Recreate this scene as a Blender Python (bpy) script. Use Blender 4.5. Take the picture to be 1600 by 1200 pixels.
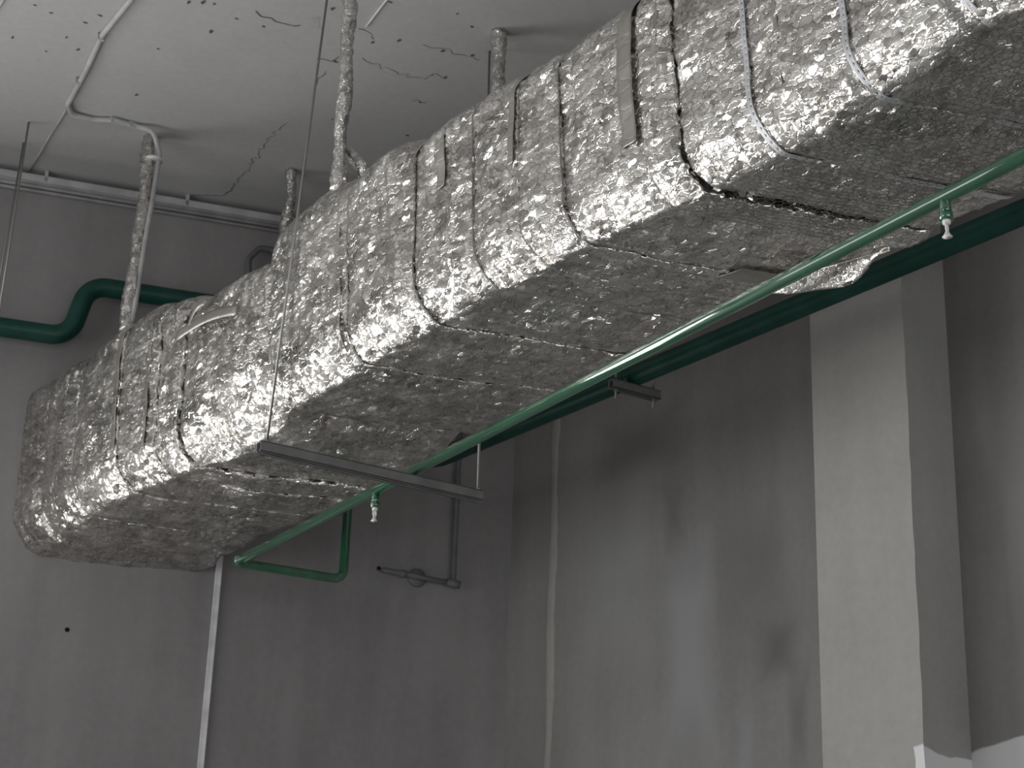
import bpy, math, random
import numpy as np
from mathutils import Vector, Matrix

for o in list(bpy.data.objects):
    bpy.data.objects.remove(o, do_unlink=True)
scene = bpy.context.scene
COL = scene.collection

# ------------------------------------------------------------------ camera
FPX = 2969.0                       # focal length in pixels of a 1600 px wide frame
def _n(v):
    v = np.array(v, float); return v / np.linalg.norm(v)
_up = _n((255, -7300, FPX)); _a = np.array((-2500, 1120, FPX))
_A = _n(_a - (_a @ _up) * _up); _B = np.cross(_A, _up)
if _B[0] < 0: _B = -_B
CAM = np.stack([_B, _A, _up], 1)   # camera <- world (X across the duct, Y along it, Z up)
EYE = np.array([0.0, 0.0, 1.6])
cam_data = bpy.data.cameras.new('camera'); cam_ob = bpy.data.objects.new('camera', cam_data)
COL.objects.link(cam_ob); scene.camera = cam_ob
cam_data.sensor_width = 36.0; cam_data.lens = 36.0 * FPX / 1600.0
cam_data.clip_start = 0.05; cam_data.clip_end = 100
cam_data.dof.use_dof = True; cam_data.dof.focus_distance = 5.8; cam_data.dof.aperture_fstop = 7.0
_m = Matrix.Identity(4)
for i in range(3):
    _m[i][0] = CAM[0][i]; _m[i][1] = -CAM[1][i]; _m[i][2] = -CAM[2][i]; _m[i][3] = EYE[i]
cam_ob.matrix_world = _m

def ray(x, y): return CAM.T @ np.array([(x - 800) / FPX, (y - 600) / FPX, 1.0])
def on(x, y, ax, val):
    r = ray(x, y); return EYE + r * ((val - EYE[ax]) / r[ax])

# ------------------------------------------------------------------ world, daylight, exposure
ZC = 6.0                                            # ceiling
W1 = on(0, 262, 2, ZC); W2 = on(440, 336, 2, ZC)    # far wall: runs at a slight angle to the duct
WD = _n(W2 - W1); WN = np.array([-WD[1], WD[0], 0.0])
def wall_y(x): return W1[1] + (x - W1[0]) * WD[1] / WD[0]
def onwall(x, y, off=0.0):
    r = ray(x, y); return EYE + r * (((W1 - EYE) @ WN - off) / (r @ WN))
XW = 5.51; XL_ROOM = -6.0; Y_NEAR = -5.0
world = bpy.data.worlds.new('world'); scene.world = world; world.use_nodes = True
wb = world.node_tree.nodes['Background']
wb.inputs['Color'].default_value = (0.80, 0.90, 1.0, 1); wb.inputs['Strength'].default_value = 1.0

def area(name, centre, direction, sx, sy, power, col):
    l = bpy.data.lights.new(name, 'AREA'); l.shape = 'RECTANGLE'; l.size = sx; l.size_y = sy
    l.energy = power; l.color = col
    o = bpy.data.objects.new(name, l); COL.objects.link(o)
    o.location = centre
    d = Vector(direction).normalized()
    z = -d; y = Vector((0, 0, 1)); x = y.cross(z).normalized(); y = z.cross(x)
    m = Matrix((x, y, z)).transposed().to_4x4(); m.translation = Vector(centre); o.matrix_world = m
    return o
# daylight entering by the openings in the far wall (left of the frame) and in the side wall
WIN_X = (-4.6, 2.2); WIN_Z = (0.45, 4.1)
_c = 0.5 * (WIN_X[0] + WIN_X[1])
area('daylight_far_wall', (_c + WN[0] * .12, wall_y(_c) + WN[1] * .12, 0.5 * sum(WIN_Z)), -WN,
     (WIN_X[1] - WIN_X[0]) / WD[0], WIN_Z[1] - WIN_Z[0], 1280, (1.0, 0.992, 0.985))
SIDE_Y = (2.0, 9.0)
area('daylight_side_wall', (XL_ROOM - .12, 0.5 * sum(SIDE_Y), 0.5 * sum(WIN_Z)), (1, 0, 0),
     SIDE_Y[1] - SIDE_Y[0], WIN_Z[1] - WIN_Z[0], 420, (1.0, 0.992, 0.985))
NEAR_X = (-4.5, 4.5); NEAR_Z = (0.5, 4.1)  # added opening and lamp behind the viewer, to raise the ambient fill
area('fill_near_wall', (0.5 * sum(NEAR_X), Y_NEAR - .12, 0.5 * sum(NEAR_Z)), (0, 1, 0),
     NEAR_X[1] - NEAR_X[0], NEAR_Z[1] - NEAR_Z[0], 470, (1.0, 0.985, 0.985))
vs = scene.view_settings
vs.view_transform = 'Standard'; vs.look = 'None'; vs.exposure = -1.32; vs.gamma = 1.0; vs.use_curve_mapping = False

# ------------------------------------------------------------------ helpers
rng = np.random.default_rng(7)
random.seed(7)
def props(o, label=None, cat=None, group=None, kind=None):
    if label: o['label'] = label
    if cat: o['category'] = cat
    if group: o['group'] = group
    if kind: o['kind'] = kind
    return o
def empty(name, loc, label=None, cat=None, group=None, kind=None):
    o = bpy.data.objects.new(name, None); COL.objects.link(o); o.location = tuple(loc)
    o.empty_display_size = 0.1
    return props(o, label, cat, group, kind)
def org(o):
    p = Vector((0, 0, 0))
    while o: p = p + o.location; o = o.parent
    return np.array(p)
def mesh(name, verts, faces, mat, parent=None, smooth=False, loc=None):
    """verts in world coordinates; origin at parent's origin, or at the base of the mesh"""
    v = np.asarray(verts, float)
    if parent is not None: base = org(parent); local = np.zeros(3)
    else:
        base = np.array([(v[:, 0].min() + v[:, 0].max()) / 2, (v[:, 1].min() + v[:, 1].max()) / 2, v[:, 2].min()]) if loc is None else np.array(loc)
        local = base
    v = v - base
    me = bpy.data.meshes.new(name)
    if isinstance(faces, np.ndarray):
        k = faces.shape[1]; nf = len(faces)
        me.vertices.add(len(v)); me.vertices.foreach_set('co', v.astype(np.float32).ravel())
        me.loops.add(nf * k); me.loops.foreach_set('vertex_index', faces.astype(np.int32).ravel())
        me.polygons.add(nf); me.polygons.foreach_set('loop_start', np.arange(0, nf * k, k, dtype=np.int32))
        me.polygons.foreach_set('loop_total', np.full(nf, k, dtype=np.int32))
        me.update(calc_edges=True)
    else:
        me.from_pydata([tuple(p) for p in v], [], [tuple(f) for f in faces]); me.update()
    if smooth: me.polygons.foreach_set('use_smooth', np.ones(len(me.polygons), dtype=bool))
    if mat: me.materials.append(mat)
    o = bpy.data.objects.new(name, me); COL.objects.link(o)
    if parent is not None: o.parent = parent
    else: o.location = tuple(local)
    return o
class MB:
    def __init__(s): s.v = []; s.f = []
    def add(s, v, f):
        b = len(s.v); s.v += [tuple(p) for p in v]; s.f += [tuple(i + b for i in q) for q in f]; return s
    def box(s, c, ax, ay, az):     # centre, three half-vectors
        c, ax, ay, az = (np.array(q, float) for q in (c, ax, ay, az))
        v = [c + i * ax + j * ay + k * az for i in (-1, 1) for j in (-1, 1) for k in (-1, 1)]
        f = [(0, 1, 3, 2), (4, 6, 7, 5), (0, 4, 5, 1), (2, 3, 7, 6), (0, 2, 6, 4), (1, 5, 7, 3)]
        if np.dot(np.cross(ax, ay), az) < 0: f = [q[::-1] for q in f]
        return s.add(v, f)
    def bounds(s, x0, x1, y0, y1, z0, z1):
        return s.box(((x0 + x1) / 2, (y0 + y1) / 2, (z0 + z1) / 2), ((x1 - x0) / 2, 0, 0), (0, (y1 - y0) / 2, 0), (0, 0, (z1 - z0) / 2))
    def build(s, name, mat, parent=None, smooth=False): return mesh(name, np.array(s.v), s.f, mat, parent, smooth)
def fillet(pts, rad, n=8):
    pts = [np.array(p, float) for p in pts]; out = [pts[0]]
    for i in range(1, len(pts) - 1):
        p = pts[i]; d0 = _n(pts[i - 1] - p); d1 = _n(pts[i + 1] - p)
        cosang = float(np.clip(d0 @ d1, -1, 1)); ang = math.acos(cosang)
        if ang > 3.1 or rad <= 0: out.append(p); continue
        t = min(rad / math.tan(ang / 2), .49 * np.linalg.norm(pts[i - 1] - p), .49 * np.linalg.norm(pts[i + 1] - p))
        a, b = p + d0 * t, p + d1 * t
        r = t * math.tan(ang / 2); cen = p + _n(d0 + d1) * (r / math.sin(ang / 2))
        va, vb = a - cen, b - cen; om = math.acos(float(np.clip(_n(va) @ _n(vb), -1, 1)))
        for k in range(n + 1):
            s = k / n; out.append(cen + (math.sin((1 - s) * om) * va + math.sin(s * om) * vb) / math.sin(om))
    out.append(pts[-1]); return np.array(out)
def sweep(path, r, seg=16, rfun=None, cap=True):
    path = np.asarray(path, float); n = len(path)
    tan = np.gradient(path, axis=0); tan /= np.linalg.norm(tan, axis=1)[:, None]
    ref = np.array([0, 0, 1.0]) if abs(tan[0][2]) < .9 else np.array([1.0, 0, 0])
    u = _n(np.cross(tan[0], ref)); V = []; th = np.arange(seg) * 2 * math.pi / seg
    for i in range(n):
        u = _n(u - (u @ tan[i]) * tan[i]); w = np.cross(tan[i], u)
        rr = r if rfun is None else rfun(i / max(1, n - 1), th)
        V.append(path[i] + (np.cos(th) * rr)[:, None] * u + (np.sin(th) * rr)[:, None] * w)
    V = np.concatenate(V); F = []
    for i in range(n - 1):
        for j in range(seg):
            k = (j + 1) % seg
            F.append((i * seg + j, i * seg + k, (i + 1) * seg + k, (i + 1) * seg + j))
    if cap: F.append(tuple(range(seg))[::-1]); F.append(tuple((n - 1) * seg + j for j in range(seg)))
    return V, F
def tube(name, path, r, mat, parent=None, seg=16, rad=0, rfun=None):
    p = fillet(path, rad) if rad > 0 and len(path) > 2 else np.array(path, float)
    v, f = sweep(p, r, seg, rfun)
    return mesh(name, v, f, mat, parent, True)
def densify(path, step):
    path = np.asarray(path, float); out = [path[0]]
    for a, b in zip(path[:-1], path[1:]):
        k = max(1, int(np.linalg.norm(b - a) / step))
        out += [a + (b - a) * (i + 1) / k for i in range(k)]
    return np.array(out)

# ---- materials
def new_mat(name):
    m = bpy.data.materials.new(name); m.use_nodes = True
    nt = m.node_tree; b = nt.nodes['Principled BSDF']; return m, nt, b
def nd(nt, t, **kw):
    n = nt.nodes.new(t)
    for k, v in kw.items():
        if k in n.inputs.keys() and not hasattr(n, k): n.inputs[k].default_value = v
        elif hasattr(n, k): setattr(n, k, v)
        else: n.inputs[k].default_value = v
    return n
def coords(nt, scale=(1, 1, 1), warp=0.0, wscale=4.0):
    tc = nt.nodes.new('ShaderNodeTexCoord'); out = tc.outputs['Object']
    if warp:
        no = nd(nt, 'ShaderNodeTexNoise', Scale=wscale, Detail=3.0); nt.links.new(out, no.inputs['Vector'])
        s = nt.nodes.new('ShaderNodeVectorMath'); s.operation = 'SUBTRACT'; nt.links.new(no.outputs['Color'], s.inputs[0]); s.inputs[1].default_value = (.5, .5, .5)
        k = nt.nodes.new('ShaderNodeVectorMath'); k.operation = 'SCALE'; nt.links.new(s.outputs[0], k.inputs[0]); k.inputs['Scale'].default_value = warp
        a = nt.nodes.new('ShaderNodeVectorMath'); a.operation = 'ADD'; nt.links.new(out, a.inputs[0]); nt.links.new(k.outputs[0], a.inputs[1]); out = a.outputs[0]
    mp = nt.nodes.new('ShaderNodeMapping'); mp.inputs['Scale'].default_value = scale; nt.links.new(out, mp.inputs['Vector'])
    return mp.outputs[0]
def noise(nt, vec, scale, detail=4.0, rough=.55):
    n = nd(nt, 'ShaderNodeTexNoise', Scale=scale, Detail=detail, Roughness=rough); nt.links.new(vec, n.inputs['Vector']); return n.outputs[0]
def ramp(nt, fac, stops):
    r = nt.nodes.new('ShaderNodeValToRGB'); nt.links.new(fac, r.inputs[0])
    while len(r.color_ramp.elements) < len(stops): r.color_ramp.elements.new(.5)
    for e, (p, c) in zip(r.color_ramp.elements, stops):
        e.position = p; e.color = (c, c, c, 1) if isinstance(c, (int, float)) else (*c, 1)
    return r.outputs[0]
def mixc(nt, fac, a, b, mode='MIX'):
    m = nt.nodes.new('ShaderNodeMix'); m.data_type = 'RGBA'; m.blend_type = mode
    for key, val in ((0, fac), (6, a), (7, b)):
        if isinstance(val, (int, float)): m.inputs[key].default_value = val
        elif isinstance(val, tuple): m.inputs[key].default_value = (*val, 1)
        else: nt.links.new(val, m.inputs[key])
    return m.outputs[2]
def math_(nt, op, a, b=None, clamp=False):
    m = nt.nodes.new('ShaderNodeMath'); m.operation = op; m.use_clamp = clamp
    for i, val in enumerate((a, b)):
        if val is None: continue
        if isinstance(val, (int, float)): m.inputs[i].default_value = val
        else: nt.links.new(val, m.inputs[i])
    return m.outputs[0]
def bump(nt, b, h, strength, dist, normal=None):
    n = nd(nt, 'ShaderNodeBump', Strength=strength, Distance=dist); nt.links.new(h, n.inputs['Height'])
    if normal is not None: nt.links.new(normal, n.inputs['Normal'])
    nt.links.new(n.outputs[0], b.inputs['Normal'])

def plaster(name, c0, c1, patches=(), streak=1.0, rough=.9, spots=False, pscale=1.0):
    """concrete / plaster: two-tone mottling, vertical trowel streaks, hand-placed stains
    patches: (axis_a, a, axis_z?, z, half_a, half_z, colour, amount) in object space"""
    m, nt, b = new_mat(name)
    v = coords(nt)
    big = noise(nt, v, .9 * pscale, 4, .5)
    vs_ = coords(nt, (3.0, 3.0, .35)); st = noise(nt, vs_, 1.6, 4, .6)
    fine = noise(nt, v, 26, 5, .7)
    f = math_(nt, 'ADD', math_(nt, 'MULTIPLY', big, .6), math_(nt, 'MULTIPLY', st, .4 * streak))
    f = ramp(nt, f, [(.36, 0.0), (.64, 1.0)])
    col = mixc(nt, f, c0, c1)
    fr = ramp(nt, fine, [(.3, .94), (.7, 1.05)])
    col = mixc(nt, 1.0, col, fr, 'MULTIPLY')
    if patches:
        wv = coords(nt, (1, 1, 1), .14, 2.4)
        sx = nt.nodes.new('ShaderNodeSeparateXYZ'); nt.links.new(wv, sx.inputs[0])
        for (ax, a, z, ha, hz, c, amt, soft) in patches:
            da = math_(nt, 'DIVIDE', math_(nt, 'ABSOLUTE', math_(nt, 'SUBTRACT', sx.outputs[ax], a)), ha)
            dz = math_(nt, 'DIVIDE', math_(nt, 'ABSOLUTE', math_(nt, 'SUBTRACT', sx.outputs[2], z)), hz)
            d = math_(nt, 'MAXIMUM', da, dz)
            mk = ramp(nt, math_(nt, 'MULTIPLY', d, .5), [(max(0, .5 - soft), amt), (.5, 0.0)])
            col = mixc(nt, mk, col, c)
    if spots:
        vo = nd(nt, 'ShaderNodeTexVoronoi', Scale=5.0); nt.links.new(coords(nt, (1, 1.6, 1), .05, 9), vo.inputs['Vector'])
        sp = ramp(nt, vo.outputs['Distance'], [(.02, 1.0), (.05, 0.0)])
        mask = ramp(nt, noise(nt, v, 1.3, 2), [(.5, 0.0), (.62, .8)])
        col = mixc(nt, math_(nt, 'MULTIPLY', sp, mask), col, tuple(x * .25 for x in c0))
    nt.links.new(col, b.inputs['Base Color']); b.inputs['Roughness'].default_value = rough
    b.inputs['Specular IOR Level'].default_value = .25
    bump(nt, b, math_(nt, 'ADD', math_(nt, 'MULTIPLY', fine, .4), math_(nt, 'MULTIPLY', big, 2.0)), .3, .006)
    return m
def paint(name, col, rough=.3, bumpy=.2, spec=.5, dirt=None):
    m, nt, b = new_mat(name); v = coords(nt)
    n1 = noise(nt, v, 9, 4); c = mixc(nt, ramp(nt, n1, [(.35, 0.0), (.7, 1.0)]), col, tuple(min(1, x * 1.35 + .004) for x in col))
    if dirt: c = mixc(nt, ramp(nt, noise(nt, v, 30, 5, .7), [(.6, 0.0), (.75, .6)]), c, dirt)
    nt.links.new(c, b.inputs['Base Color']); b.inputs['Roughness'].default_value = rough
    b.inputs['Specular IOR Level'].default_value = spec
    bump(nt, b, noise(nt, v, 38, 3), bumpy, .004)
    return m
def metal(name, col, rough=.4):
    m, nt, b = new_mat(name); v = coords(nt)
    nt.links.new(mixc(nt, noise(nt, v, 14, 4), tuple(x * .7 for x in col), col), b.inputs['Base Color'])
    b.inputs['Metallic'].default_value = .9; b.inputs['Roughness'].default_value = rough
    bump(nt, b, noise(nt, v, 60, 3), .15, .002)
    return m
def foil(name, cell=57.0, tilt=1.45, tilt2=.65, base=(.82, .80, .765), rough=.09, stretch=.45, grime=.35, dull=.26, edge=.6):
    """aluminium foil facing: crumpled into small flat facets with sharp creases between them; taut underneath"""
    m, nt, b = new_mat(name)
    v = coords(nt, (1, stretch, 1), .026, 36)
    geo = nt.nodes.new('ShaderNodeNewGeometry')
    raw = coords(nt)
    crinkle = ramp(nt, noise(nt, raw, 5.0, 3, .6), [(.34, .35), (.56, 1.0)])
    sx = nt.nodes.new('ShaderNodeSeparateXYZ'); nt.links.new(geo.outputs['Normal'], sx.inputs[0])
    taut = ramp(nt, math_(nt, 'MULTIPLY', sx.outputs[2], -1.0), [(.60, 1.0), (.97, .72)])
    crinkle = math_(nt, 'MULTIPLY', crinkle, taut)
    def tiltvec(scale, k, mask):
        vo = nd(nt, 'ShaderNodeTexVoronoi', Scale=scale); nt.links.new(v, vo.inputs['Vector'])
        s = nt.nodes.new('ShaderNodeVectorMath'); s.operation = 'SUBTRACT'
        nt.links.new(vo.outputs['Color'], s.inputs[0]); s.inputs[1].default_value = (.5, .5, .5)
        sc = nt.nodes.new('ShaderNodeVectorMath'); sc.operation = 'SCALE'; nt.links.new(s.outputs[0], sc.inputs[0])
        sp = nt.nodes.new('ShaderNodeSeparateColor'); nt.links.new(vo.outputs['Color'], sp.inputs[0])
        big = ramp(nt, sp.outputs[1], [(.50, .16), (.66, 1.0)])          # only some facets are steep
        nt.links.new(math_(nt, 'MULTIPLY', math_(nt, 'MULTIPLY', mask, big), k), sc.inputs['Scale'])
        return sc.outputs[0]
    a = nt.nodes.new('ShaderNodeVectorMath'); a.operation = 'ADD'
    nt.links.new(tiltvec(cell, tilt, crinkle), a.inputs[0]); nt.links.new(tiltvec(cell * .4, tilt2, taut), a.inputs[1])
    a2 = nt.nodes.new('ShaderNodeVectorMath'); a2.operation = 'ADD'
    nt.links.new(a.outputs[0], a2.inputs[0]); nt.links.new(geo.outputs['Normal'], a2.inputs[1])
    nn = nt.nodes.new('ShaderNodeVectorMath'); nn.operation = 'NORMALIZE'; nt.links.new(a2.outputs[0], nn.inputs[0])
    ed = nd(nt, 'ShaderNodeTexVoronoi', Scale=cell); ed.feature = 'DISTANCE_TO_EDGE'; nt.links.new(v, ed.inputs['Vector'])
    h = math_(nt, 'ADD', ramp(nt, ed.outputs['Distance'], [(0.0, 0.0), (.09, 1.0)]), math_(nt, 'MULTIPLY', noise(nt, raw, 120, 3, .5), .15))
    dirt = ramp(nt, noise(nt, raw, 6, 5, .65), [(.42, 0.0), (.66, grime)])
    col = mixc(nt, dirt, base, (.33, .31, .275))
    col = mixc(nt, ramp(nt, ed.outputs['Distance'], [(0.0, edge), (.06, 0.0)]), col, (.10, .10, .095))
    bp = nd(nt, 'ShaderNodeBump', Strength=.40, Distance=.0022); nt.links.new(h, bp.inputs['Height']); nt.links.new(nn.outputs[0], bp.inputs['Normal'])
    sharp = nt.nodes.new('ShaderNodeBsdfAnisotropic'); soft = nt.nodes.new('ShaderNodeBsdfAnisotropic')
    sharp.inputs['Roughness'].default_value = rough; soft.inputs['Roughness'].default_value = .55
    for q in (sharp, soft): nt.links.new(col, q.inputs['Color']); nt.links.new(bp.outputs[0], q.inputs['Normal'])
    mx = nt.nodes.new('ShaderNodeMixShader'); nt.links.new(sharp.outputs[0], mx.inputs[1]); nt.links.new(soft.outputs[0], mx.inputs[2])
    nt.links.new(ramp(nt, noise(nt, raw, 7, 4), [(.35, dull - .12), (.65, dull + .2)]), mx.inputs[0])
    nt.links.new(mx.outputs[0], nt.nodes['Material Output'].inputs['Surface']); nt.nodes.remove(b)
    return m

M_CEIL = plaster('painted_concrete_ceiling', (.48, .477, .474), (.575, .572, .568), streak=.4, spots=True)
M_WBACK = plaster('dark_plaster', (.225, .217, .216), (.312, .302, .299), streak=1.0)
M_FLOOR = plaster('floor_screed', (.27, .265, .26), (.36, .355, .35))
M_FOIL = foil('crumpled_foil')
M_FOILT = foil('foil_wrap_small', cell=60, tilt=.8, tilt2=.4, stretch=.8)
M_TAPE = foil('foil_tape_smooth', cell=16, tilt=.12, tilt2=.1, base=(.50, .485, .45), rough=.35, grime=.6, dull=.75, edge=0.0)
M_STRAP = metal('galvanised_strap', (.80, .81, .83), .60)
M_STEEL = paint('zinc_steel', (.15, .15, .148), .45, .15, .5)
M_DGREY = paint('dark_grey_plastic', (.13, .13, .13), .5, .2, .35)
M_ROD = metal('threaded_steel', (.42, .42, .41), .45)
M_DARK = paint('dark_void', (.012, .012, .012), .9, .1, .1)
M_WIRE = paint('netting_wire', (.09, .09, .088), .6, .1, .3)
M_GREEN = paint('green_gloss_paint', (.008, .095, .042), .12, .10, 1.0)
for _q in M_GREEN.node_tree.nodes:
    if _q.type == 'BSDF_PRINCIPLED': _q.inputs['Coat Weight'].default_value = 1.0; _q.inputs['Coat IOR'].default_value = 1.8; _q.inputs['Coat Roughness'].default_value = .06
M_DGREEN = paint('dark_green_paint', (.005, .048, .035), .42, .25, .35)
M_GREY = paint('grey_plastic', (.42, .42, .42), .5, .2, .4)
M_WHITEP = paint('white_plastic', (.62, .62, .63), .5, .2, .4)
M_HEAD = paint('white_enamel', (.75, .75, .72), .35, .1, .5)
M_PLASTS = plaster('light_mortar', (.35, .333, .315), (.43, .412, .39), streak=.5)
M_CRACK = paint('crack_dark', (.10, .098, .092), .9, .1, .1)

# ------------------------------------------------------------------ setting
def structure(o, label): return props(o, label, None, None, 'structure')
mb = MB(); mb.bounds(XL_ROOM - .3, XW + .5, Y_NEAR - .3, 13, -.2, 0.0)
structure(mb.build('floor', M_FLOOR), 'grey concrete floor of the unfinished room')
mb = MB(); mb.bounds(XL_ROOM - .3, XW + .5, Y_NEAR - .3, 13, ZC, ZC + .2)
ceiling = structure(mb.build('ceiling', M_CEIL), 'pale grey painted concrete ceiling with pits and hairline cracks')

# far wall with its daylight opening on the left, out of the frame
mb = MB(); TH = .12
def wallslab(x0, x1, z0, z1):
    a = np.array([x0, wall_y(x0), 0]); b_ = np.array([x1, wall_y(x1), 0]); c = (a + b_) / 2 + WN * TH; c[2] = (z0 + z1) / 2
    mb.box(c, (b_ - a) / 2, WN * TH, (0, 0, (z1 - z0) / 2))
wallslab(XL_ROOM - .3, WIN_X[0], 0, ZC); wallslab(WIN_X[1], XW + .3, 0, ZC)
wallslab(WIN_X[0], WIN_X[1], 0, WIN_Z[0]); wallslab(WIN_X[0], WIN_X[1], WIN_Z[1], ZC)
wall_back = structure(mb.build('wall_back', M_WBACK), 'dark grey plastered wall where the foil duct ends')
_wb = np.array(wall_back.location)
mb = MB()
for i in range(5):
    x = WIN_X[0] + .03 + i * (WIN_X[1] - WIN_X[0] - .06) / 4
    mb.box((x, wall_y(x) + .1, sum(WIN_Z) / 2), WD * .03, WN * .03, (0, 0, (WIN_Z[1] - WIN_Z[0]) / 2))
structure(mb.build('window_1', M_GREY), 'tall window posts in the far wall left of the duct')

# right wall with a pilaster
XF = XW * .9506
_pe = on(1422, 800, 0, XF)[1]; _pf = on(1276, 860, 0, XF)[1]
def P(ax, px, py, hw, hz, c, amt, soft, ox, oy, oz):
    w = on(px, py, 0, XW); return (1, w[1] - oy, w[2] - oz, hw, hz, c, amt, soft)
_oy = (Y_NEAR + 8.0) / 2
right_patches = [
    P(1, 960, 900, .30, .55, (.32, .32, .32), .6, .4, 0, _oy, 0),
    P(1, 1075, 1010, .20, .60, (.335, .337, .342), .7, .35, 0, _oy, 0),
    P(1, 1055, 800, .09, .22, (.15, .145, .138), .6, .48, 0, _oy, 0),
    P(1, 1215, 1010, .13, .13, (.14, .134, .126), .75, .42, 0, _oy, 0),
    P(1, 1250, 1120, .07, .30, (.16, .155, .148), .7, .45, 0, _oy, 0),
    P(1, 1165, 1170, .06, .22, (.28, .287, .295), .7, .45, 0, _oy, 0),
    P(1, 1180, 880, .22, .30, (.18, .175, .165), .7, .4, 0, _oy, 0),
    P(1, 1000, 690, .35, .18, (.14, .135, .13), .6, .4, 0, _oy, 0),
    P(1, 1570, 1190, .24, .075, (.62, .62, .62), 1.0, .06, 0, _oy, 0),
    P(1, 1590, 800, .14, .5, (.29, .287, .278), .7, .4, 0, _oy, 0),
]
M_WRIGHT = plaster('patchy_plaster', (.215, .209, .205), (.285, .279, .272), right_patches, 1.0)
mb = MB(); mb.bounds(XW, XW + .3, Y_NEAR, 8.0, 0, ZC)
structure(mb.build('wall_right', M_WRIGHT), 'patchy grey plastered wall on the right behind the dark green pipe')
M_PIL = plaster('pilaster_plaster', (.36, .355, .34), (.45, .445, .425),
                [(1, _pe - (_pe + _pf) / 2, 2.9, .05, .08, (.8, .8, .8), 1.0, .04)], .8)
mb = MB(); yy = np.linspace(0, ZC, 61); edge = np.array([.0018 * math.sin(7 * z) + .0022 * math.sin(23 * z + 1) for z in yy])
v = []; f = []
for i, z in enumerate(yy):
    v += [(XW + .02, _pf, z), (XF, _pf, z), (XF, _pe - .012 + edge[i], z), (XF + .012, _pe - .001 + edge[i] * .5, z), (XW + .02, _pe, z)]
    if i:
        a, c = (i - 1) * 5, i * 5
        for k in range(4): f.append((a + k, c + k, c + k + 1, a + k + 1))
f += [(0, 1, 2, 3, 4), tuple(60 * 5 + k for k in (4, 3, 2, 1, 0))]
structure(mesh('wall_pilaster', np.array(v), f, M_PIL), 'light grey concrete pilaster with a crisp edge on the right wall')
mb = MB(); mb.bounds(XL_ROOM - .3, XL_ROOM, Y_NEAR, SIDE_Y[0], 0, ZC); mb.bounds(XL_ROOM - .3, XL_ROOM, SIDE_Y[1], 12, 0, ZC)
mb.bounds(XL_ROOM - .3, XL_ROOM, SIDE_Y[0], SIDE_Y[1], 0, WIN_Z[0]); mb.bounds(XL_ROOM - .3, XL_ROOM, SIDE_Y[0], SIDE_Y[1], WIN_Z[1], ZC)
structure(mb.build('wall_left', M_WBACK), 'grey plastered side wall with window openings')
mb = MB()
for i in range(5):
    y = SIDE_Y[0] + .03 + i * (SIDE_Y[1] - SIDE_Y[0] - .06) / 4
    mb.bounds(XL_ROOM - .1, XL_ROOM - .04, y - .03, y + .03, WIN_Z[0], WIN_Z[1])
structure(mb.build('window_2', M_GREY), 'window posts in the side wall')
mb = MB(); mb.bounds(XL_ROOM, NEAR_X[0], Y_NEAR - .3, Y_NEAR, 0, ZC); mb.bounds(NEAR_X[1], XW, Y_NEAR - .3, Y_NEAR, 0, ZC)
mb.bounds(NEAR_X[0], NEAR_X[1], Y_NEAR - .3, Y_NEAR, 0, NEAR_Z[0]); mb.bounds(NEAR_X[0], NEAR_X[1], Y_NEAR - .3, Y_NEAR, NEAR_Z[1], ZC)
structure(mb.build('wall_near', M_WBACK), 'grey plastered wall behind the viewer')
mb = MB()  # posts for the added opening of the fill lamp
for i in range(5):
    x = NEAR_X[0] + .03 + i * (NEAR_X[1] - NEAR_X[0] - .06) / 4
    mb.bounds(x - .03, x + .03, Y_NEAR - .1, Y_NEAR - .04, NEAR_Z[0], NEAR_Z[1])
structure(mb.build('fill_opening', M_GREY), 'posts in an added opening for fill light behind the viewer')

# plastered chase beside the wall corner
zs = np.linspace(0, 5.6, 90); v = []; f = []
_cy = on(866, 800, 0, XW)[1]
for i, z in enumerate(zs):
    w = .028 + .008 * math.sin(z * 9) + rng.normal(0, .003); w2 = .026 + .008 * math.sin(z * 6.3 + 2) + rng.normal(0, .003)
    t = .011 + rng.normal(0, .0015)
    v += [(XW + .004, _cy - w, z), (XW - t, _cy - w * .6, z), (XW - t * .55, _cy + .001, z), (XW - t, _cy + w2 * .6, z), (XW + .004, _cy + w2, z)]
    if i:
        a, c = (i - 1) * 5, i * 5
        for k in range(4): f.append((a + k, a + k + 1, c + k + 1, c + k))
structure(mesh('trim_1', np.array(v), f, M_PLASTS, None, True), 'raised light mortar strip running down the wall beside the corner')

# ceiling cracks and pits
def ribbon(px, w, name='crack', mat=M_CRACK, jit=.006):
    p = densify([on(x, y, 2, ZC) for x, y in px], .02); p[:, :2] += rng.normal(0, jit, (len(p), 2))
    t = np.gradient(p, axis=0); t /= np.linalg.norm(t, axis=1)[:, None] + 1e-9
    s = np.stack([-t[:, 1], t[:, 0], 0 * t[:, 0]], 1); ww = w * (.35 + rng.random(len(p)))[:, None]
    v = np.concatenate([p - s * ww, p + s * ww]); v[:, 2] = ZC - .0012; n = len(p)
    mesh(name, v, [(i, i + 1, n + i + 1, n + i) for i in range(n - 1)], mat, ceiling)
ribbon([(398, 18), (420, 30), (440, 37), (470, 40)], .0028); ribbon([(298, 304), (330, 305), (352, 306), (362, 294)], .0028)
ribbon([(362, 294), (392, 256), (430, 205)], .0016, jit=.01); ribbon([(497, 92), (520, 96), (532, 88)], .0025)
ribbon([(570, 92), (592, 104), (618, 114), (660, 122), (690, 118)], .0016, jit=.012); ribbon([(560, 45), (576, 48), (584, 62)], .0022)
ribbon([(660, 72), (690, 78), (716, 86), (750, 94)], .0014, jit=.012); ribbon([(643, 155), (668, 164)], .0018, jit=.01)
ribbon([(492, 130), (512, 108)], .0016); ribbon([(434, 204), (448, 192)], .0018)
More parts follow.
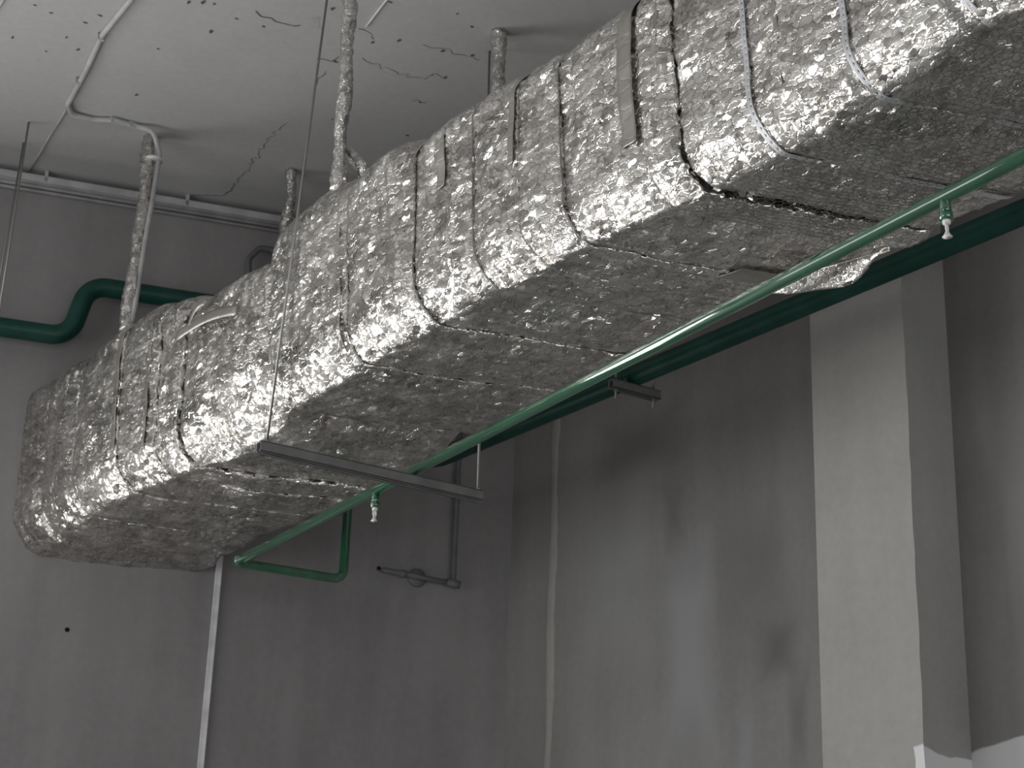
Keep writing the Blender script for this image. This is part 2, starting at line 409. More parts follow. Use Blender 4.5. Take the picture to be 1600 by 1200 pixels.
for (x, y, r) in [(295, 3, .012), (318, 3, .014), (335, 6, .01), (370, 29, .009), (330, 49, .014), (157, 24, .012), (133, 35, .01), (80, 20, .009), (20, 58, .01), (122, 77, .012), (104, 58, .008),
                  (247, 76, .009), (213, 148, .011), (72, 80, .007), (520, 13, .014), (524, 96, .012), (582, 66, .01), (623, 63, .013), (692, 79, .013), (738, 86, .012), (737, 41, .01), (715, 21, .009), (695, 121, .012), (675, 117, .008), (636, 211, .01), (519, 186, .008), (55, 8, .008), (412, 41, .009), (610, 3, .009)]:
    c = on(x, y, 2, ZC); n = 9; aa = np.arange(n) * 2 * math.pi / n + rng.random() * 3
    rr = r * (.55 + .6 * rng.random(n)); el = rng.random() * math.pi
    v = np.stack([c[0] + np.cos(aa) * rr * (1.2 if el > 1.5 else .7), c[1] + np.sin(aa) * rr * (.7 if el > 1.5 else 1.2), 0 * aa + ZC - .0015], 1)
    mesh('pit', v, [tuple(range(n))[::-1]], M_CRACK, ceiling)
v = np.array([on(x, y, 2, ZC - .001) for x, y in ((484, 28), (500, 27), (499, 43), (487, 44))]); mesh('patch', v, [(3, 2, 1, 0)], M_GREY, ceiling)
# small drilled holes in the far wall
for (x, y, r) in [(105, 984, .011), (328, 878, .011), (592, 888, .011)]:
    c = onwall(x, y, .002); aa = np.arange(14) * 2 * math.pi / 14
    v = [c + WD * math.cos(t) * r + np.array([0, 0, math.sin(t) * r]) for t in aa]
    mesh('drill_hole', np.array(v), [tuple(range(14))], M_DARK, wall_back)

# ------------------------------------------------------------------ noise in numpy for the crumpled skins
def vnoise(x, y, seed):
    r = np.random.default_rng(seed).random((64, 64)) * 2 - 1
    xi = np.floor(x).astype(int); yi = np.floor(y).astype(int); fx = x - xi; fy = y - yi
    fx = fx * fx * (3 - 2 * fx); fy = fy * fy * (3 - 2 * fy)
    g = lambda i, j: r[i % 64, j % 64]
    return (g(xi, yi) * (1 - fx) + g(xi + 1, yi) * fx) * (1 - fy) + (g(xi, yi + 1) * (1 - fx) + g(xi + 1, yi + 1) * fx) * fy
def crumple(x, y, seed):
    """piecewise planar: nearest of jittered cells gives each patch its own tilt"""
    R = np.random.default_rng(seed).random((64, 64, 5)); xi = np.floor(x).astype(int); yi = np.floor(y).astype(int)
    best = np.full(x.shape, 9.0); sec = np.full(x.shape, 9.0); h = np.zeros(x.shape)
    for i in (-1, 0, 1):
        for j in (-1, 0, 1):
            c = R[(xi + i) % 64, (yi + j) % 64]; dx = x - (xi + i + c[..., 0]); dy = y - (yi + j + c[..., 1])
            d = dx * dx + dy * dy; hh = (c[..., 2] - .5) * 2 * dx + (c[..., 3] - .5) * 2 * dy + (c[..., 4] - .5) * .5
            near = d < best; sec = np.where(near, best, np.minimum(sec, d)); h = np.where(near, hh, h); best = np.where(near, d, best)
    return h, np.sqrt(sec) - np.sqrt(best)

# ------------------------------------------------------------------ the duct
XL = 3.28
TOP = np.array([(.6, 4.93), (2.0, 4.93), (3.74, 4.93), (4.05, 4.905), (4.40, 4.93), (4.80, 4.905), (5.24, 4.93), (5.45, 4.935), (5.72, 4.90), (5.755, 4.88), (5.765, 4.82), (5.86, 4.81), (6.09, 4.835), (6.29, 4.825), (6.46, 4.81), (6.475, 4.85), (6.52, 4.87), (6.85, 4.92), (7.03, 4.92), (7.32, 4.875), (7.78, 4.885), (8.1, 4.90)])
BOT = np.array([(.6, 4.20), (2.5, 4.20), (2.515, 4.189), (2.852, 4.14), (3.056, 4.132), (3.502, 4.13), (4.042, 4.15), (4.493, 4.15), (4.848, 4.142), (5.211, 4.119), (5.70, 4.11), (5.83, 4.085), (6.3, 4.05), (6.84, 4.085), (7.2, 4.085), (7.55, 4.055), (7.89, 4.035), (8.1, 4.03)])
BOT[:, 1] = 1.6 + (BOT[:, 1] - 1.6) * 1.0229 - .012; BOT[:, 0] *= 1.0229
RGT = np.array([(.6, 3.90), (2.8, 3.90), (3.15, 3.92), (3.35, 3.90), (3.54, 3.93), (3.9, 3.89), (4.35, 3.89), (5.0, 3.93), (5.6, 3.90), (6.5, 3.945), (7.2, 3.94), (7.7, 3.945), (8.1, 3.945)]); RGT[:, 0] *= 1.04; RGT[:, 1] = RGT[:, 1] * 1.04 + .008
SK = -.36
def skew(x, z): return SK * np.clip(x - XL, 0, .75) + .055 * np.clip((z - 4.15) / .75, 0, 1) * np.clip(1 - (x - XL) / .15, 0, 1)
SEG = [('t', 34), ('tl', 14), ('l', 96), ('bl', 26), ('b', 84), ('br', 14), ('r', 60), ('tr', 10)]
def ring(y):
    """rounded-rectangle ring (n,3 positions; n,3 outward normals; perimeter coordinate) for nominal station y"""
    zt = np.interp(y, *TOP.T); zb = np.interp(y, *BOT.T); xr = np.interp(y, *RGT.T); xl = XL
    r1, r3, r4 = .10, .07, .07; bl = math.exp(-((y - 6.12) / .30) ** 4); fe = min(1, max(0, (y - 7.2) / .5))
    R1, r2, th = .20 + .20 * bl + .05 * fe, .030 + .05 * fe, math.radians(50)
    za = zb + r2 - r2 * math.sin(th) + R1 * math.sin(th); xe = xl + R1 * (1 - math.cos(th)) + r2 * math.cos(th)
    pts = []; nor = []
    def line(a, b_, n, m):
        for k in range(n): pts.append(np.array(a) + (np.array(b_) - np.array(a)) * k / n); nor.append(m)
    def arc(c, r, a0, a1, n):
        for k in range(n):
            t = a0 + (a1 - a0) * k / n; pts.append(np.array(c) + r * np.array([math.cos(t), math.sin(t)])); nor.append((math.cos(t), math.sin(t)))
    h = math.pi / 2
    line((xr - r4, zt), (xl + r1, zt), 34, (0, 1)); arc((xl + r1, zt - r1), r1, h, 2 * h, 14)
    line((xl, zt - r1), (xl, za), 92, (-1, 0)); arc((xl + R1, za), R1, 2 * h, 2 * h + th, 30); arc((xe, zb + r2), r2, 2 * h + th, 3 * h, 8)
    line((xe, zb), (xr - r3, zb), 84, (0, -1)); arc((xr - r3, zb + r3), r3, 3 * h, 4 * h, 14)
    line((xr, zb + r3), (xr, zt - r4), 60, (1, 0)); arc((xr - r4, zt - r4), r4, 0, h, 10)
    p = np.array(pts); n = np.array(nor)
    return p, n
def duct_surface(ys, disp=None, closed=True):
    """stack rings; disp(U, Y, P, N) -> displacement along the normal"""
    Pq = []; Nq = []; U = []
    for y in ys:
        p, n = ring(y); Pq.append(p); Nq.append(n)
        d = np.linalg.norm(np.diff(p, axis=0), axis=1); U.append(np.concatenate([[0], np.cumsum(d)]))
    Pq = np.array(Pq); Nq = np.array(Nq); U = np.array(U); Y = np.array(ys)[:, None] + 0 * U
    X0 = Pq[..., 0]; Z0 = Pq[..., 1]
    D = 0 * U if disp is None else disp(U, Y, Pq, Nq)
    X = X0 + Nq[..., 0] * D; Z = Z0 + Nq[..., 1] * D
    return np.stack([X, Y + skew(X0, Z0), Z], -1), U
def grid_faces(r, c, closed=True):
    i = np.arange(r - 1)[:, None]; j = np.arange(c if closed else c - 1)[None, :]; k = (j + 1) % c
    return np.stack([i * c + j, i * c + k, (i + 1) * c + k, (i + 1) * c + j], -1).reshape(-1, 4)

duct = empty('insulated_duct', (3.6, 4.6, 4.1), 'large rectangular air duct wrapped in crumpled silver foil insulation', 'duct')
# stations of the joints between the wraps: (y, gap, extra bottom gap)
JOINTS = [(.9, .004, 0), (1.75, .004, 0), (2.15, .006, 0), (2.52, .006, 0), (2.86, .006, 0), (3.22, .006, .004), (3.51, .016, .034), (3.665, .012, .008), (4.04, .003, 0), (4.25, .003, 0.002), (4.49, .003, .006),
          (4.82, .003, .004), (5.235, .009, .006), (5.76, .012, 0), (6.47, .010, .004), (6.66, .008, .006), (6.98, .008, .004), (7.40, .007, .006), (7.72, .006, .008), (8.03, .004, 0)]
LIFT = {3: 0, 6: .006, 7: -.006, 12: .008, 13: -.022, 14: -.008}
for s in range(len(JOINTS) - 1):
    y0, g0, e0 = JOINTS[s]; y1, g1, e1 = JOINTS[s + 1]; L = y1 - y0
    n = max(10, int(L / .0075)); t = np.linspace(0, 1, n); ys = y0 + t * L
    ysx = np.concatenate([[ys[0]] * 3, ys, [ys[-1]] * 3]); tt = np.concatenate([[0] * 3, t, [1] * 3])
    inw = np.concatenate([[-.05, -.028, -.008], 0 * t, [-.008, -.028, -.05]])
    amp = .0115 * min(1, L / .3) + rng.uniform(-.003, .004)
    lift = LIFT.get(s, rng.uniform(-.004, .005)); sd = 11 + s * 5
    def disp(U, Y, Pq, Nq):
        T = tt[:, None]
        cor = np.clip(1 - np.abs(Nq[..., 1] + .72) / .35, 0, 1); upz = np.clip(Nq[..., 1], 0, 1)
        d = lift + cor * (.010 * vnoise(U * 6, Y * 7, 14) + .006 * vnoise(U * 16, Y * 19, 15)) + amp * (1 + 1.1 * upz) * (1 - np.abs(2 * T - 1) ** 3.2) + .007 * vnoise(U * 4.2, Y * 4.2, 3) + .0045 * vnoise(U * 11, Y * 9, 4) + .0035 * vnoise(U * 5, Y * 42, 5)
        h, e = crumple(U * 22 + .3 * vnoise(U * 30, Y * 30, 8), Y * 13 + .3 * vnoise(U * 30, Y * 30, 9), sd)
        h2, e2 = crumple(U * 52, Y * 34, sd + 1)
        bott = np.clip(-Nq[..., 1], 0, 1)
        k = 1 - .45 * bott + .8 * cor
        d = d + k * (.0046 * h + .0022 * h2 - .0022 * np.exp(-e / .10))
        d = d + bott * .010 * np.sin(np.clip((Pq[..., 0] - XL) / .65, 0, 1) * math.pi)      # blanket sags between the joints
        fold = vnoise(U * 1.5 + s, Y * 70, 6 + s); d = d - .004 * np.clip(fold - .45, 0, 1) * 2
        return d + inw[:, None]
    Vv, U = duct_surface(ysx, disp)
    # open joints: pull the ends back from the station, unevenly along the joint
    pp, nn_ = ring(y0); bott = np.clip(-nn_[:, 1], 0, 1) * np.sin(np.clip((pp[:, 0] - XL) / .62, 0.02, 1) ** .7 * math.pi)
    rag = np.clip(.5 + .8 * vnoise(U[0] * 26, U[0] * 0 + s, 21) + .4 * vnoise(U[0] * 70, U[0] * 0 + s, 22), .05, 1.8)
    w0 = (1 - tt[:, None]) ** 4 * (g0 * .5 * rag + e0 * .5 * bott)[None]; w1 = tt[:, None] ** 4 * (g1 * .5 * np.roll(rag, 7) + e1 * .5 * bott)[None]
    Vv[..., 1] += w0 - w1
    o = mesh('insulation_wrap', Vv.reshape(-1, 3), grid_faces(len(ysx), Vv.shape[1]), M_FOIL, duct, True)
# sheet-metal core, shade of the open joints put in as black colour
def core_disp(U, Y, Pq, Nq): return -.045 + 0 * U
Vv, _ = duct_surface(np.linspace(.9, 8.03, 24), core_disp)
Vv = Vv[:, ::4]
props(mesh('duct_core', Vv.reshape(-1, 3), grid_faces(24, Vv.shape[1]), M_DARK, duct, True), 'sheet metal core coloured black to shade the open joints')

# bands and tapes that follow the duct's skin
def band(name, y, width, u0, u1, lift, mat, holes=False, wav=.004, lab=None, edgecurl=0.0, nx=5):
    ys = y + np.linspace(-.5, .5, nx) * width
    def dd(U, Y, Pq, Nq): return lift + .0075 * vnoise(U * 4.2, Y * 4.2, 3) + .004 * vnoise(U * 11, Y * 9, 4) + .0015 * vnoise(U * 24, Y * 0 + y * 7, 31)
    Vv, U = duct_surface(ys, dd); c = Vv.shape[1]
    a = int(np.searchsorted(U[0], u0)); b_ = int(np.searchsorted(U[0], u1)); Vv = Vv[:, a:b_]
    Vv[..., 1] += wav * vnoise(U[0][a:b_] * 5, U[0][a:b_] * 0 + y, 33)[None]
    if edgecurl: Vv[0, :, 0] -= edgecurl * (1 + vnoise(U[0][a:b_] * 14, U[0][a:b_] * 0, 35))
    c = b_ - a; F = grid_faces(nx, c, False)
    if holes:
        row = np.arange(len(F)) // (c - 1); colm = np.arange(len(F)) % (c - 1)
        F = F[~((row == nx // 2 - 1) & (colm % 4 == 1))]
    # thickness
    n = Vv.reshape(-1, 3); o = mesh(name, n, F, mat, duct, True)
    sm = o.modifiers.new('thickness', 'SOLIDIFY'); sm.thickness = .0012; sm.offset = 1
    if lab: o['label'] = lab
    return o
UT = .45; UB = 2.05       # perimeter span from the top corner over the side to the far bottom edge
for y in (2.515, 2.865, 3.225): band('perforated_strap', y, .020, .36, 2.2, .0085, M_STRAP, True, .006, 'perforated steel strap around the wrap', 0, 7)
for y in (4.04, 4.49, 4.82): band('strap', y, .006, .36, 2.2, .003, M_STEEL, True, .005, 'thin steel strap around the wrap', 0, 4)
for y, w, u0, u1, lf in ((3.715, .066, .50, 1.24, .0105), (5.29, .035, .60, 1.42, .0105), (7.02, .060, .65, 1.33, .0105), (6.73, .030, .60, 1.38, .011),
                         (4.275, .030, .55, 1.02, .0105), (3.10, .022, .60, 1.30, .0145), (4.66, .05, .55, .95, .0125), (3.58, .035, .55, 1.05, .0125)):
    band('tape_strip', y, w, u0, u1, lf, M_TAPE, lab='plain grey-brown foil tape strip', edgecurl=.0015)
band('tape_strip', 5.40, .06, 1.56, 2.12, .020, M_TAPE, lab='pale tape strip across the underside')
band('tape_strip', 4.02, .10, 1.84, 2.14, .018, M_TAPE, lab='pale tape patch on the underside')

# peeling flap of foil hanging from the underside edge
def sheet(name, pts, mat, parent, thick=.0015, lab=None, sub=True):
    v = np.array(pts, float); r, c, _ = v.shape
    o = mesh(name, v.reshape(-1, 3), grid_faces(r, c, False), mat, parent, True)
    sm = o.modifiers.new('thickness', 'SOLIDIFY'); sm.thickness = thick; sm.offset = 0
    if lab: o['label'] = lab
    return o
rows = []
for i in range(14):
    u = i / 13; base = on(1200 + 190 * u, 440 - 52 * u, 2, 4.175)
    row = []
    for j in range(12):
        w = j / 11; p = np.array(base); p[0] += .05 * w * math.sin(math.pi * min(1, u * 1.05 + .08)) ** .6
        p[2] -= .06 * w ** 1.4 * math.sin(math.pi * min(1, u + .1)) - .012 * math.sin(9 * u + 5 * w) * w + .004
        row.append(p)
    rows.append(row)
sheet('torn_flap', rows, M_FOILT, duct, lab='torn flap of foil hanging from the lower edge')
# peeled tape on the narrow neck of the duct
def curled(px0, px1, w, lift, xoff=-.03, n=14):
    rows = []
    for i in range(n):
        u = i / (n - 1); x = px0[0] + (px1[0] - px0[0]) * u; y = px0[1] + (px1[1] - px0[1]) * u - 9 * math.sin(math.pi * u)
        p = on(x, y, 0, XL + xoff); row = []
        for j in range(5):
            k = j / 4; q = np.array(p); q[2] -= w * (k - .5); q[0] -= lift * math.sin(k * 2.2) * (.3 + u * .7); row.append(q)
        rows.append(row)
    return rows
sheet('peeled_tape', curled((274, 527), (372, 484), .048, .008), M_TAPE, duct, lab='peeling strip of tape on the narrow neck')
sheet('peeled_tape', curled((296, 503), (322, 470), .045, .008), M_TAPE, duct, lab='peeling strip of tape on the narrow neck')
# scrap of wrap standing up on the top edge
c = on(556, 262, 0, XL + .10); v_, f_ = sweep([c + np.array([-.02, .03, .075]), c + np.array([0, .012, .045]), c + np.array([.02, -.012, .01]), c + np.array([.03, -.03, -.05])], .024, 10, lambda t, th: .020 + .006 * np.sin(3 * th + 4 * t) + .006 * t)
props(mesh('foil_scrap', v_, f_, M_FOILT, duct, True), 'rolled scrap of foil sticking up')

# wire netting over the underside of the near wraps: too many meshes to count
hexr = .0145; V = []; Fq = []
def under_z(x, y):
    return np.interp(y, *BOT.T) - .046
def wire(p, q):
    p = np.array(p); q = np.array(q); d = _n(q - p); s = np.cross(d, (0, 0, 1.0)) * .0013; b0 = len(V)
    h = np.array([0, 0, .0008])
    for e in (p, q): V.extend([e - s, e + s, e - h])
    for k in range(3): Fq.append((b0 + k, b0 + (k + 1) % 3, b0 + 3 + (k + 1) % 3, b0 + 3 + k))
dx = hexr * math.sqrt(3); dy = hexr * 1.5
for j in range(int(1.25 / dy)):
    for i in range(int(.5 / dx)):
        cx = XL + .10 + (i + .5 * (j % 2)) * dx; cy = 2.36 + j * dy
        def cn(k):
            t = math.pi / 6 + k * math.pi / 3; x = cx + hexr * math.cos(t); y = cy + hexr * math.sin(t)
            return (x + .004 * math.sin(37 * y), y + SK * (x - XL) + .003 * math.sin(41 * x), under_z(x, y) - .002 + .004 * math.sin(9 * x + 7 * y))
        for k in range(3): wire(cn(k), cn(k + 1))
props(mesh('wire_netting', np.array(V), Fq, M_WIRE, duct), 'hexagonal wire netting over the underside', None, None, 'stuff')

# ------------------------------------------------------------------ foil-wrapped hangers from ceiling to duct
def hanger(top, bot, r, label, seed, flare=0.3):
    path = densify([top, bot], .012)
    rs = np.random.default_rng(seed); n = len(path)
    path[:, :2] += .006 * np.stack([np.interp(np.arange(n), np.linspace(0, n, 9), rs.normal(0, 1, 9)) for _ in range(2)], 1)
    def rf(t, th):
        z = t * np.linalg.norm(np.array(top) - np.array(bot))
        h, e = crumple(th * 2.2 + z * 0, np.full_like(th, z * 30), seed)
        return r * (1 + .12 * math.sin(z * 17 + seed) + .22 * h - .15 * np.exp(-e / .12) + flare * max(0, t - .88) * 5)
    v, f = sweep(path, r, 26, rf)
    o = mesh('foil_wrapped_hanger', v, f, M_FOILT, None, True)
    return props(o, label, 'duct hanger', 'foil-wrapped duct hangers')
a0 = on(545, 0, 0, XL + .02); a1 = on(524, 285, 0, XL + .03)
hanger(a1 + (a0 - a1) * (ZC - a1[2]) / (a0[2] - a1[2]), a1 + np.array([.02, .0, -.03]), .027, 'foil-wrapped hanger rod standing nearest, rising out of the frame top above the duct', 3)
d0 = on(237, 212, 2, ZC); d1 = on(192, 500, 0, XL + .03)
hanger(d0, d1 + np.array([.02, 0, -.05]), .030, 'foil-wrapped hanger with a grey conduit strapped beside it, over the far end of the duct', 5, .6)
b0 = on(785, 50, 2, ZC); hanger(b0, (b0[0] - .01, b0[1] + .0, 4.80), .031, 'short foil-wrapped hanger meeting the ceiling above the middle of the duct, beside a thin rod', 8)
c0 = on(455, 267, 2, ZC); hanger(c0, (c0[0] + .03, c0[1], 4.80), .027, 'dim foil-wrapped hanger behind the duct near the far wall cable run', 9)

# ------------------------------------------------------------------ trapeze hanger under the duct carrying the green pipe
def at_depth(x, y, d): return EYE + ray(x, y) * d
TL = at_depth(404, 698, 6.85); TR = on(751, 776, 2, TL[2])
tb = empty('trapeze_hanger', (TL + TR) / 2, 'steel channel crossbar hung on two thin rods, carrying the bright green pipe', 'pipe hanger')
def channel(name, a, b_, h, w, mat, parent, th=.0025):
    a = np.array(a); b_ = np.array(b_); d = _n(b_ - a); s = np.cross((0, 0, 1.0), d); m_ = MB(); c = (a + b_) / 2; L = (b_ - a) / 2; z = np.array([0, 0, 1.0])
    m_.box(c + z * (h / 2 - th), L, s * w / 2, z * th)                       # web on top
    for q in (-1, 1):
        m_.box(c + s * q * (w / 2 - th), L, s * th, z * h / 2)
        m_.box(c + s * q * (w / 2 - .006) - z * (h / 2 - th), L, s * .006, z * th)
    return m_.build(name, mat, parent)
channel('channel', TL, TR, .041, .041, M_STEEL, tb)
td = _n(TR - TL)
rl0 = TL + td * .028; rl1 = on(511, -2, 0, 3.262); rl1 = rl0 + (rl1 - rl0) * (ZC - rl0[2]) / (rl1[2] - rl0[2])
rr0 = TR - td * .012; rr1 = on(765, 80, 2, ZC)
for p, q in ((rl0, rl1), (rr0, rr1)):
    tube('rod', [p - np.array([0, 0, .015]), q], .0052, M_ROD, tb, 8)
    for dz in (.026,): v_, f_ = sweep([p + np.array([0, 0, dz - .004]), p + np.array([0, 0, dz + .004])], .010, 6); mesh('nut', v_, f_, M_ROD, tb)

# ------------------------------------------------------------------ sprinkler pipe
RS = .0215; ZS = TL[2] + .0205 + RS + .001
S0 = on(1600, 243, 2, ZS); S1 = on(368, 879, 2, ZS); S0 = S0 + (S0 - S1) * .35
S2 = on(536, 906, 2, ZS - .004)
sp = empty('sprinkler_pipe', (S0 + S1) / 2, 'bright green glossy sprinkler pipe running under the duct and turning back at its left end', 'pipe')
tube('pipe_run', [S0, S1 - (S1 - S0) * .002], RS, M_GREEN, sp, 24)
tube('elbow_return', [S1 - _n(S1 - S0) * .05, S1, S2, S2 + np.array([.0, .0, .75])], RS * .98, M_GREEN, sp, 20, .045)
v_, f_ = sweep([S1 - _n(S1 - S0) * .055, S1 - _n(S1 - S0) * .03], RS * 1.22, 20); mesh('fitting', v_, f_, M_GREEN, sp, True)
for (x, y, ln, hl) in ((1475, 306, .048, .050), (578, 763, .050, .055)):
    p = on(x, y, 2, ZS); u = (p[1] - S0[1]) / (S1[1] - S0[1]); p = S0 + (S1 - S0) * u
    tube('drop_nipple', [p, p - np.array([0, 0, RS + ln])], .0155, M_GREEN, sp, 16)
    v_, f_ = sweep([p - np.array([0, 0, RS + ln * .55]), p - np.array([0, 0, RS + ln + .002])], .0185, 16); mesh('socket', v_, f_, M_GREEN, sp, True)
    z0 = p[2] - RS - ln; hd = empty('sprinkler_head', (0, 0, 0)); hd.parent = sp; hd.location = tuple(np.array((p[0], p[1], z0)) - org(sp))
    hd['label'] = 'small white sprinkler head'
    v_, f_ = sweep([(p[0], p[1], z0 + .002), (p[0], p[1], z0 - .012)], .011, 12); mesh('body', v_, f_, M_HEAD, hd, True)
    for q in (-1, 1):
        e = _n((1, .5, 0)) * q
        tube('frame_arm', [np.array((p[0], p[1], z0 - .010)) + e * .008, np.array((p[0], p[1], z0 - .024)) + e * .0125, np.array((p[0], p[1], z0 - hl + .012)) + e * .004], .0028, M_HEAD, hd, 8, .006)
    tube('bulb', [(p[0], p[1], z0 - .012), (p[0], p[1], z0 - hl + .012)], .0022, M_HEAD, hd, 8)
    v_, f_ = sweep([(p[0], p[1], z0 - hl + .014), (p[0], p[1], z0 - hl + .004), (p[0], p[1], z0 - hl)], .012, 12, lambda t, th: .006 + .008 * t + 0 * th); mesh('deflector', v_, f_, M_HEAD, hd, True)

# ------------------------------------------------------------------ dark green main along the right wall, behind the duct, with its S-bend on the far wall
RM = .0465; XP = 5.06
m0 = on(1600, 330, 0, XP); m1 = on(1060, 559, 0, XP); mz = .5 * (m0[2] + m1[2])
yend = wall_y(XP) - .30
mn = empty('green_main_pipe', (XP, 4.5, mz), 'thick dark green pipe along the right wall, with an S-bend on the far wall', 'pipe')
off = .115
pw = lambda x, y: onwall(x, y, off)
s_hi = pw(230, 457); s_lo = pw(70, 521); zhi = pw(200, 455)[2]; zlo = s_lo[2]
def wp(x, z): q = np.array([x, wall_y(x), z]) - WN * off; q[2] = z; return q
xa = pw(138, 480)[0]; xc = 4.55
path = [(XP, 1.2, mz), (XP, yend, mz), wp(xc + .25, mz), wp(xc - .05, mz), wp(xc - .15, zhi), wp(pw(152, 455)[0], zhi), wp(pw(124, 520)[0], zlo), wp(-5.8, zlo)]
path[1] = np.array([XP, wall_y(XP) - off / WN[1] + .0, mz])
tube('main_pipe', path, RM, M_DGREEN, mn, 24, .11)
# coupling and hanger of the main
hy = on(992, 588, 0, XP)[1]
v_, f_ = sweep([(XP, hy + .03, mz), (XP, hy + .075, mz)], RM * 1.10, 24); mesh('coupling', v_, f_, M_DGREEN, mn, True)
hb = np.array([XP, hy, mz - RM - .0215]); hdv = _n((1, -.12, 0))
th_ = empty('trapeze_hanger', hb, 'short steel channel bracket on two rods under the thick dark green main', 'pipe hanger')
channel('channel', hb - hdv * .125, hb + hdv * .125, .041, .041, M_STEEL, th_)
for q in (-1, 1):
    p = hb + hdv * q * .098
    tube('rod', [p - np.array([0, 0, .06]), (p[0], p[1], ZC)], .0052, M_ROD, th_, 8)
    v_, f_ = sweep([p - np.array([0, 0, .03]), p - np.array([0, 0, .022])], .010, 6); mesh('nut', v_, f_, M_ROD, th_)

# ------------------------------------------------------------------ thin rods at the left edge
for (t_, b_, lab) in (((45, 191), (6, 440), 'thin threaded rod at the left edge, the nearer one with the higher top'), ((37, 223), (0, 432), 'thin threaded rod at the left edge, the one whose top sits lower')):
    p = on(*t_, 2, ZC); q = on(b_[0], b_[1], 1, p[1] + .0); q = p + (q - p) * (ZC - 4.9) / (p[2] - q[2])
    o = tube('threaded_rod', [p, q], .0052, M_ROD, None, 8); props(o, lab, 'rod', 'threaded rods at the left edge')

# ------------------------------------------------------------------ conduits and cables on the ceiling
def ceil_path(px, dz): return [on(x, y, 2, ZC - dz) for x, y in px]
RC = .0125
cp = ceil_path([(250, -60), (214, -12), (160, 55), (134, 112), (106, 163)], RC + .002)
cp2 = ceil_path([(112, 179), (146, 187), (180, 188), (212, 197)], RC + .002)
e0 = on(240, 204, 2, ZC - .03); dd_ = (d1 - d0)
side = _n((.8, -.55, 0)) * .046
leg = [d0 + dd_ * .10 + side * 1.1, d0 + dd_ * .5 + side, d0 + dd_ * 1.01 + side * .9]
gc = empty('grey_conduit', cp[1], 'grey flexible conduit crossing the ceiling and turning down beside a foil-wrapped hanger', 'conduit')
tube('conduit', fillet(cp + cp2 + [e0] + leg, .05, 6), RC, M_GREY, gc, 14)
for (x, y) in ((157, 58), (122, 127), (178, 188), (207, 195)):
    c = on(x, y, 2, ZC - .015); m_ = MB(); m_.box(c, (.017, 0, 0), (0, .007, 0), (0, 0, .0135)); m_.build('clip', M_GREY, gc)
p = d0 + dd_ * .14 + side * .5; v_, f_ = sweep([p, p - np.array([0, 0, .006])], .055, 20, lambda t, th: .050 + .004 * np.cos(2 * th)); mesh('cable_tie', v_, f_, M_HEAD, gc, True)
o = tube('cable', ceil_path([(104, 170), (95, 186), (78, 212), (62, 240), (44, 268)], .006), .0055, M_GREY, None, 8); props(o, 'thin grey cable branching from the ceiling conduit to the far wall', 'cable')
o = tube('cable', ceil_path([(640, -40), (604, 0), (590, 18), (572, 42)], .005), .0045, M_WHITEP, None, 8); props(o, 'thin pale cable end on the ceiling beside the nearest wrapped hanger', 'cable')
o = tube('cable', ceil_path([(-30, 36), (-4, 14), (14, -14)], .006), .006, M_GREY, None, 8); props(o, 'short cable crossing the top left corner of the ceiling', 'cable')

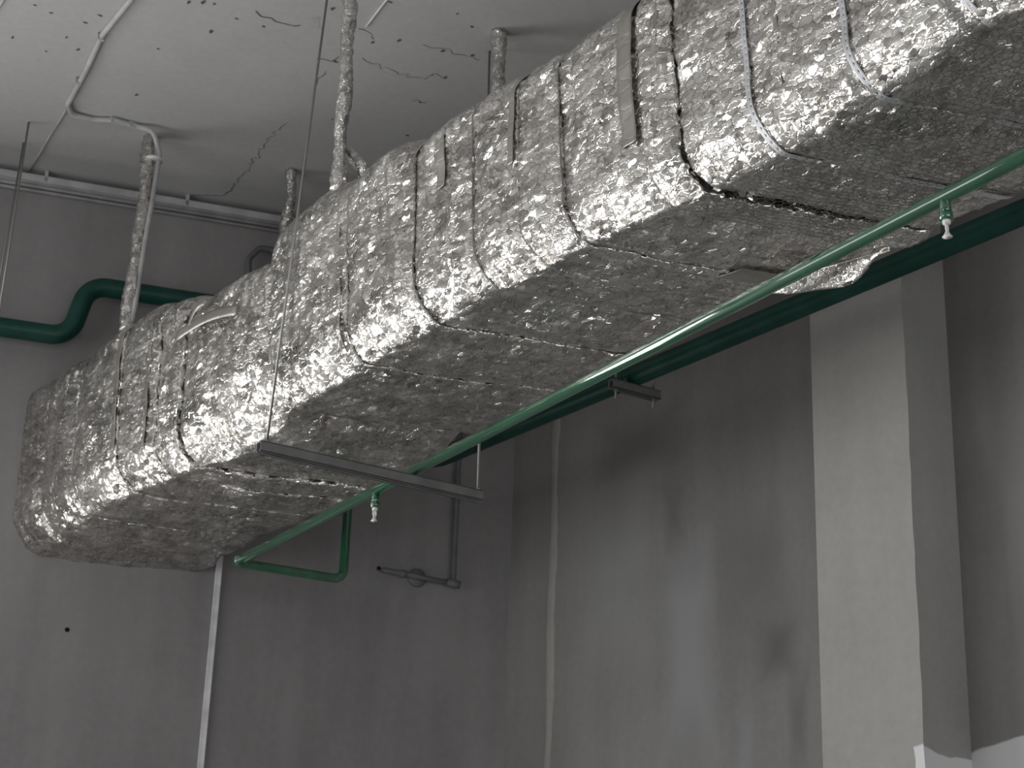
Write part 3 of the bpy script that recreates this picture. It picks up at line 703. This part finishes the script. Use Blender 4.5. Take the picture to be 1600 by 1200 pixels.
# cable run under the ceiling on the far wall
def wrun(z, off_, x0, x1): return [np.array([x0, wall_y(x0), z]) - WN * off_ * np.array([1, 1, 0]), np.array([x1, wall_y(x1), z]) - WN * off_ * np.array([1, 1, 0])]
cr = empty('cable_run', (3.6, wall_y(3.6), ZC - .05), 'grey trunking with conduits along the top of the far wall', 'cable trunking')
a_, b_ = wrun(ZC - .051, .032, -5.8, 5.4)
mb = MB(); mb.box((a_ + b_) / 2, (b_ - a_) / 2, WN * .026, (0, 0, .017)); mb.build('trunking', M_GREY, cr)
for z, o_, r_ in ((ZC - .078, .016, .010), (ZC - .100, .012, .009)):
    tube('conduit', wrun(z, o_, -5.8, 5.4), r_, M_GREY, cr, 10)
for (x, y) in ((72, 277), (292, 314)):
    c = onwall(x, y, .03); mb = MB(); mb.box((c[0], c[1], ZC - .032), WD * .008, WN * .028, (0, 0, .030)); mb.build('bracket', M_GREY, cr)
# bent conduit half hidden behind the duct
k = [pw_ for pw_ in (onwall(389, 470, .05), onwall(388, 405, .05), onwall(405, 388, .05), onwall(425, 390, .05), onwall(446, 410, .05), onwall(452, 470, .05))]
o = tube('bent_conduit', fillet(k, .035, 5), .016, M_DGREY, None, 12); props(o, 'bent dark grey conduit arch on the far wall, peeping over the duct', 'conduit')

# white conduit down the far wall
a_ = onwall(345, 853, .0); b_ = onwall(312, 1200, .0); xm = .5 * (a_[0] + b_[0])
mb = MB(); c = np.array([xm, wall_y(xm), 2.2]) - WN * .011
mb.box(c, WD * .0145, WN * .010, (0, 0, 2.2))
for q in (-1, 1): mb.box(c + WD * .0105 * q - WN * .0008, WD * .003, WN * .0105, (0, 0, 2.2))
o = mb.build('wall_conduit', M_WHITEP); props(o, 'pale grey straight cable channel running down the far wall from the duct end', 'cable channel')

# small pipe with a disc on the far wall
vp = empty('wall_pipe', onwall(708, 912, .05), 'thin dark steel pipe on the far wall with a sideways branch and round wall plate', 'pipe')
q0 = onwall(708, 912, .045); tube('riser', [(q0[0], q0[1], q0[2]), (q0[0], q0[1], 5.9)], .0135, M_DGREY, vp, 14)
q1 = onwall(598, 890, .045); tube('branch', [q1, q0], .0125, M_DGREY, vp, 14)
v_, f_ = sweep([q0 + WD * .035 - np.array([0, 0, .004]), q0 - WD * .03 + np.array([0, 0, .006])], .019, 14); mesh('elbow_fitting', v_, f_, M_DGREY, vp, True)
qd = onwall(651, 903, .0); v_, f_ = sweep([qd - WN * .014, qd + WN * .002], .047, 24, lambda t, th: .043 + .005 * t + 0 * th); mesh('wall_plate', v_, f_, M_DGREY, vp, True)
v_, f_ = sweep([q1 + (q0 - q1) * .25, q1 + (q0 - q1) * .33], .018, 14); mesh('collar', v_, f_, M_DGREY, vp, True)
